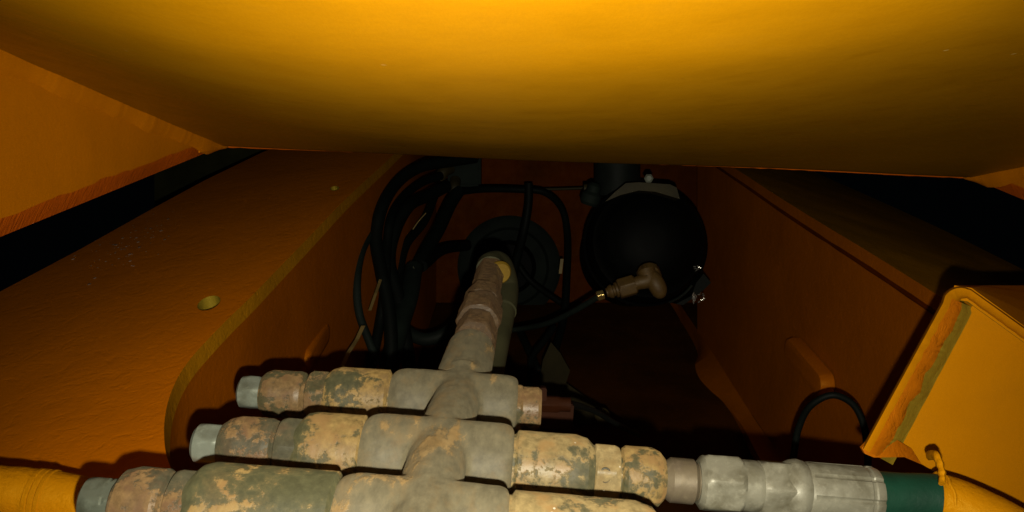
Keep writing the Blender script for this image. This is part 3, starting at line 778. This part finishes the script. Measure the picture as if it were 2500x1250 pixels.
tag(link('cable_tie', tube(px([(2268, 1112, .317), (2284, 1112, .305), (2296, 1138, .300), (2300, 1160, .298), (2300, 1180, .296)]), .0012, 10, 8, flat=1.6,
     rads=lambda f: .0012 + .0005 * noise.noise(Vector((f * 8, 3, 1)))), m_hosey), 'yellow paint crusted tie end sticking up from the oversprayed hose', 'cable tie', 'pale tan cable ties')
bpy.data.objects[-1] if False else None

# ------------------------------------------------------------------ yellow painted hose at lower left
hl = thing('painted_hose', 'bright yellow painted hose end with band at the lower left corner', 'hose', tuple(V(100, 1205, .315)))
ply = px([(-160, 1190, .31), (-60, 1196, .312), (60, 1204, .315), (150, 1216, .317), (224, 1232, .318)])
link('hose_body', tube(ply, .0092, 40, 10, rads=lambda f: .0098 * (1 + .02 * noise.noise(Vector((f * 14, 0, 4)))) ), m_hosey, hl)
for uu in (92, 106, 121):
    c_ = V(uu, 1209 + (uu - 92) * .1, .3155)
    link('band', lathe(c_, Vector((1, .02, -.13)), [(-.0011, .0098), (-.0007, .01035), (.0007, .01035), (.0011, .0098)], seg=48, wob=.0002, caps=False), m_hosey, hl)
# little orange tab between rows 2 and 3 at the left
bm = slab(px([(470, 1178, .40), (500, 1150, .40), (538, 1136, .40), (546, 1152, .40), (560, 1200, .40), (480, 1210, .40)]), Vector((0, 1, 0)), .006)
tag(link('orange_tab', bm, m_wall), 'small shadowed orange tab between the lower two pipe rows at the left', 'bracket')

# ------------------------------------------------------------------ yellow bracket on the right
br = thing('corner_bracket', 'bright yellow steel corner bracket with rough cut rim at the right edge', 'bracket', tuple(V(2300, 1000, .36)))
def bev_surface():
    # path of outer rim in photo px with depths, and inward direction
    left = [(2106, 1098), (2325, 712)]
    pts = []
    n1 = 60
    # bottom corner rounding
    outer = []
    for i in range(n1 + 1):
        f = i / n1; outer.append((2104 + (2298 - 2104) * f, 1094 + (738 - 1094) * f, 0))
    import math as m_
    # rounded corner centre
    cx, cy, rr = 2345, 748, 50
    for i in range(1, 12):
        a = m_.radians(205 + (300 - 205) * i / 12)
        outer.append((cx + rr * m_.cos(a) * 1.0, cy + rr * m_.sin(a), 1))
    for i in range(0, 41):
        f = i / 40; outer.append((2372 + (2600 - 2372) * f, 704 + (868 - 704) * f, 2))
    return outer
outer = bev_surface()
bm = bmesh.new(); cols = []
N_ = len(outer)
for i, (u, v, k) in enumerate(outer):
    a = outer[max(0, i - 1)]; b = outer[min(N_ - 1, i + 1)]
    tx_, ty_ = b[0] - a[0], b[1] - a[1]; l = math.hypot(tx_, ty_); tx_, ty_ = tx_ / l, ty_ / l
    nx_, ny_ = -ty_, tx_          # inward (right/down)
    s1 = i / 60.0
    jag = noise.noise(Vector((i * .35, 2, 1))); jag2 = noise.noise(Vector((i * .16, 7, 4)))
    j3 = noise.noise(Vector((i * .9, 3, 8)))
    if k == 0: w1, w2, w3 = 22 + 3 * jag, 54 + 8 * jag2 + 3 * j3, 86 - 16 * s1 * .3 + 0 * j3
    elif k == 1:
        q = (i - 60) / 12.0
        w1, w2, w3 = 22, 50 * (1 - q) + 26 * q, 76 * (1 - q) + 34 * q
    else: w1, w2, w3 = 20 + 1.5 * jag, 26 + 2 * jag, 34
    far_ = .003 * (i / N_)
    ring = [V(u - nx_ * 1, v - ny_ * 1, .3600 + far_), V(u, v, .3475 + far_), V(u + nx_ * 5, v + ny_ * 5, .3442 + .0006 * jag), V(u + nx_ * w1, v + ny_ * w1, .3440 + far_ + .0005 * j3),
            V(u + nx_ * (w1 + w2) / 2, v + ny_ * (w1 + w2) / 2, .3462 + far_ + (.0012 * jag if k == 0 else 0)),
            V(u + nx_ * w2, v + ny_ * w2, .3480 + far_ + (.0010 * j3 if k == 0 else 0)), V(u + nx_ * (w2 * .45 + w3 * .55), v + ny_ * (w2 * .45 + w3 * .55), .3600), V(u + nx_ * w3, v + ny_ * w3, .3625)]
    cols.append([bm.verts.new(p) for p in ring])
for i in range(N_ - 1):
    for k in range(len(cols[0]) - 1):
        f = bm.faces.new((cols[i][k], cols[i][k + 1], cols[i + 1][k + 1], cols[i + 1][k]))
        if outer[i][2] == 0 and k in (3, 4): f.material_index = 1
        if k in (5, 6): f.material_index = 2  # recessed fold turned olive, its shade put into the colour
o = link('rim', bm, m_brk, br, ang=60)
o.data.materials.append(m_brkcut); o.data.materials.append(m_olive)
# web plate recessed behind the rim
bm = slab(px([(2178, 1085, .362), (2385, 728, .362), (2420, 742, .362), (2760, 990, .362), (2760, 1400, .362), (2480, 1330, .362), (2330, 1180, .362), (2245, 1130, .362), (2212, 1112, .362)]), Vector((0, 1, 0)), .008)
link('web', bm, m_brk, br)
# foot of the rim
bm = slab(px([(2104, 1094, .3462), (2112, 1108, .3462), (2134, 1117, .3462), (2208, 1116, .350), (2250, 1134, .358), (2226, 1096, .358), (2184, 1070, .355), (2150, 1066, .350), (2122, 1076, .3460)]), Vector((0, 1, 0)), .002)
link('foot', bm, m_brkcut, br)
# outer flange receding above the top leg
bm = bmesh.new()
fr = px([(2330, 697, .349), (2372, 703, .3475), (2600, 868, .350)]); bk = px([(2330, 696, .375), (2400, 697, .43), (2640, 697, .50)])
g = [[bm.verts.new(a.lerp(b, q / 4)) for q in range(5)] + [bm.verts.new(b + Vector((0, 0, -.006))), bm.verts.new(a + Vector((0, .003, -.006)))] for a, b in zip(fr, bk)]
for i in range(2):
    for k in range(7): bm.faces.new((g[i][k], g[i][(k + 1) % 7], g[i + 1][(k + 1) % 7], g[i + 1][k]))
bm.faces.new(g[0]); bm.faces.new(g[-1][::-1])
link('flange', bm, m_brk, br)

for o in bpy.data.objects:
    if '_o' in o: del o['_o']
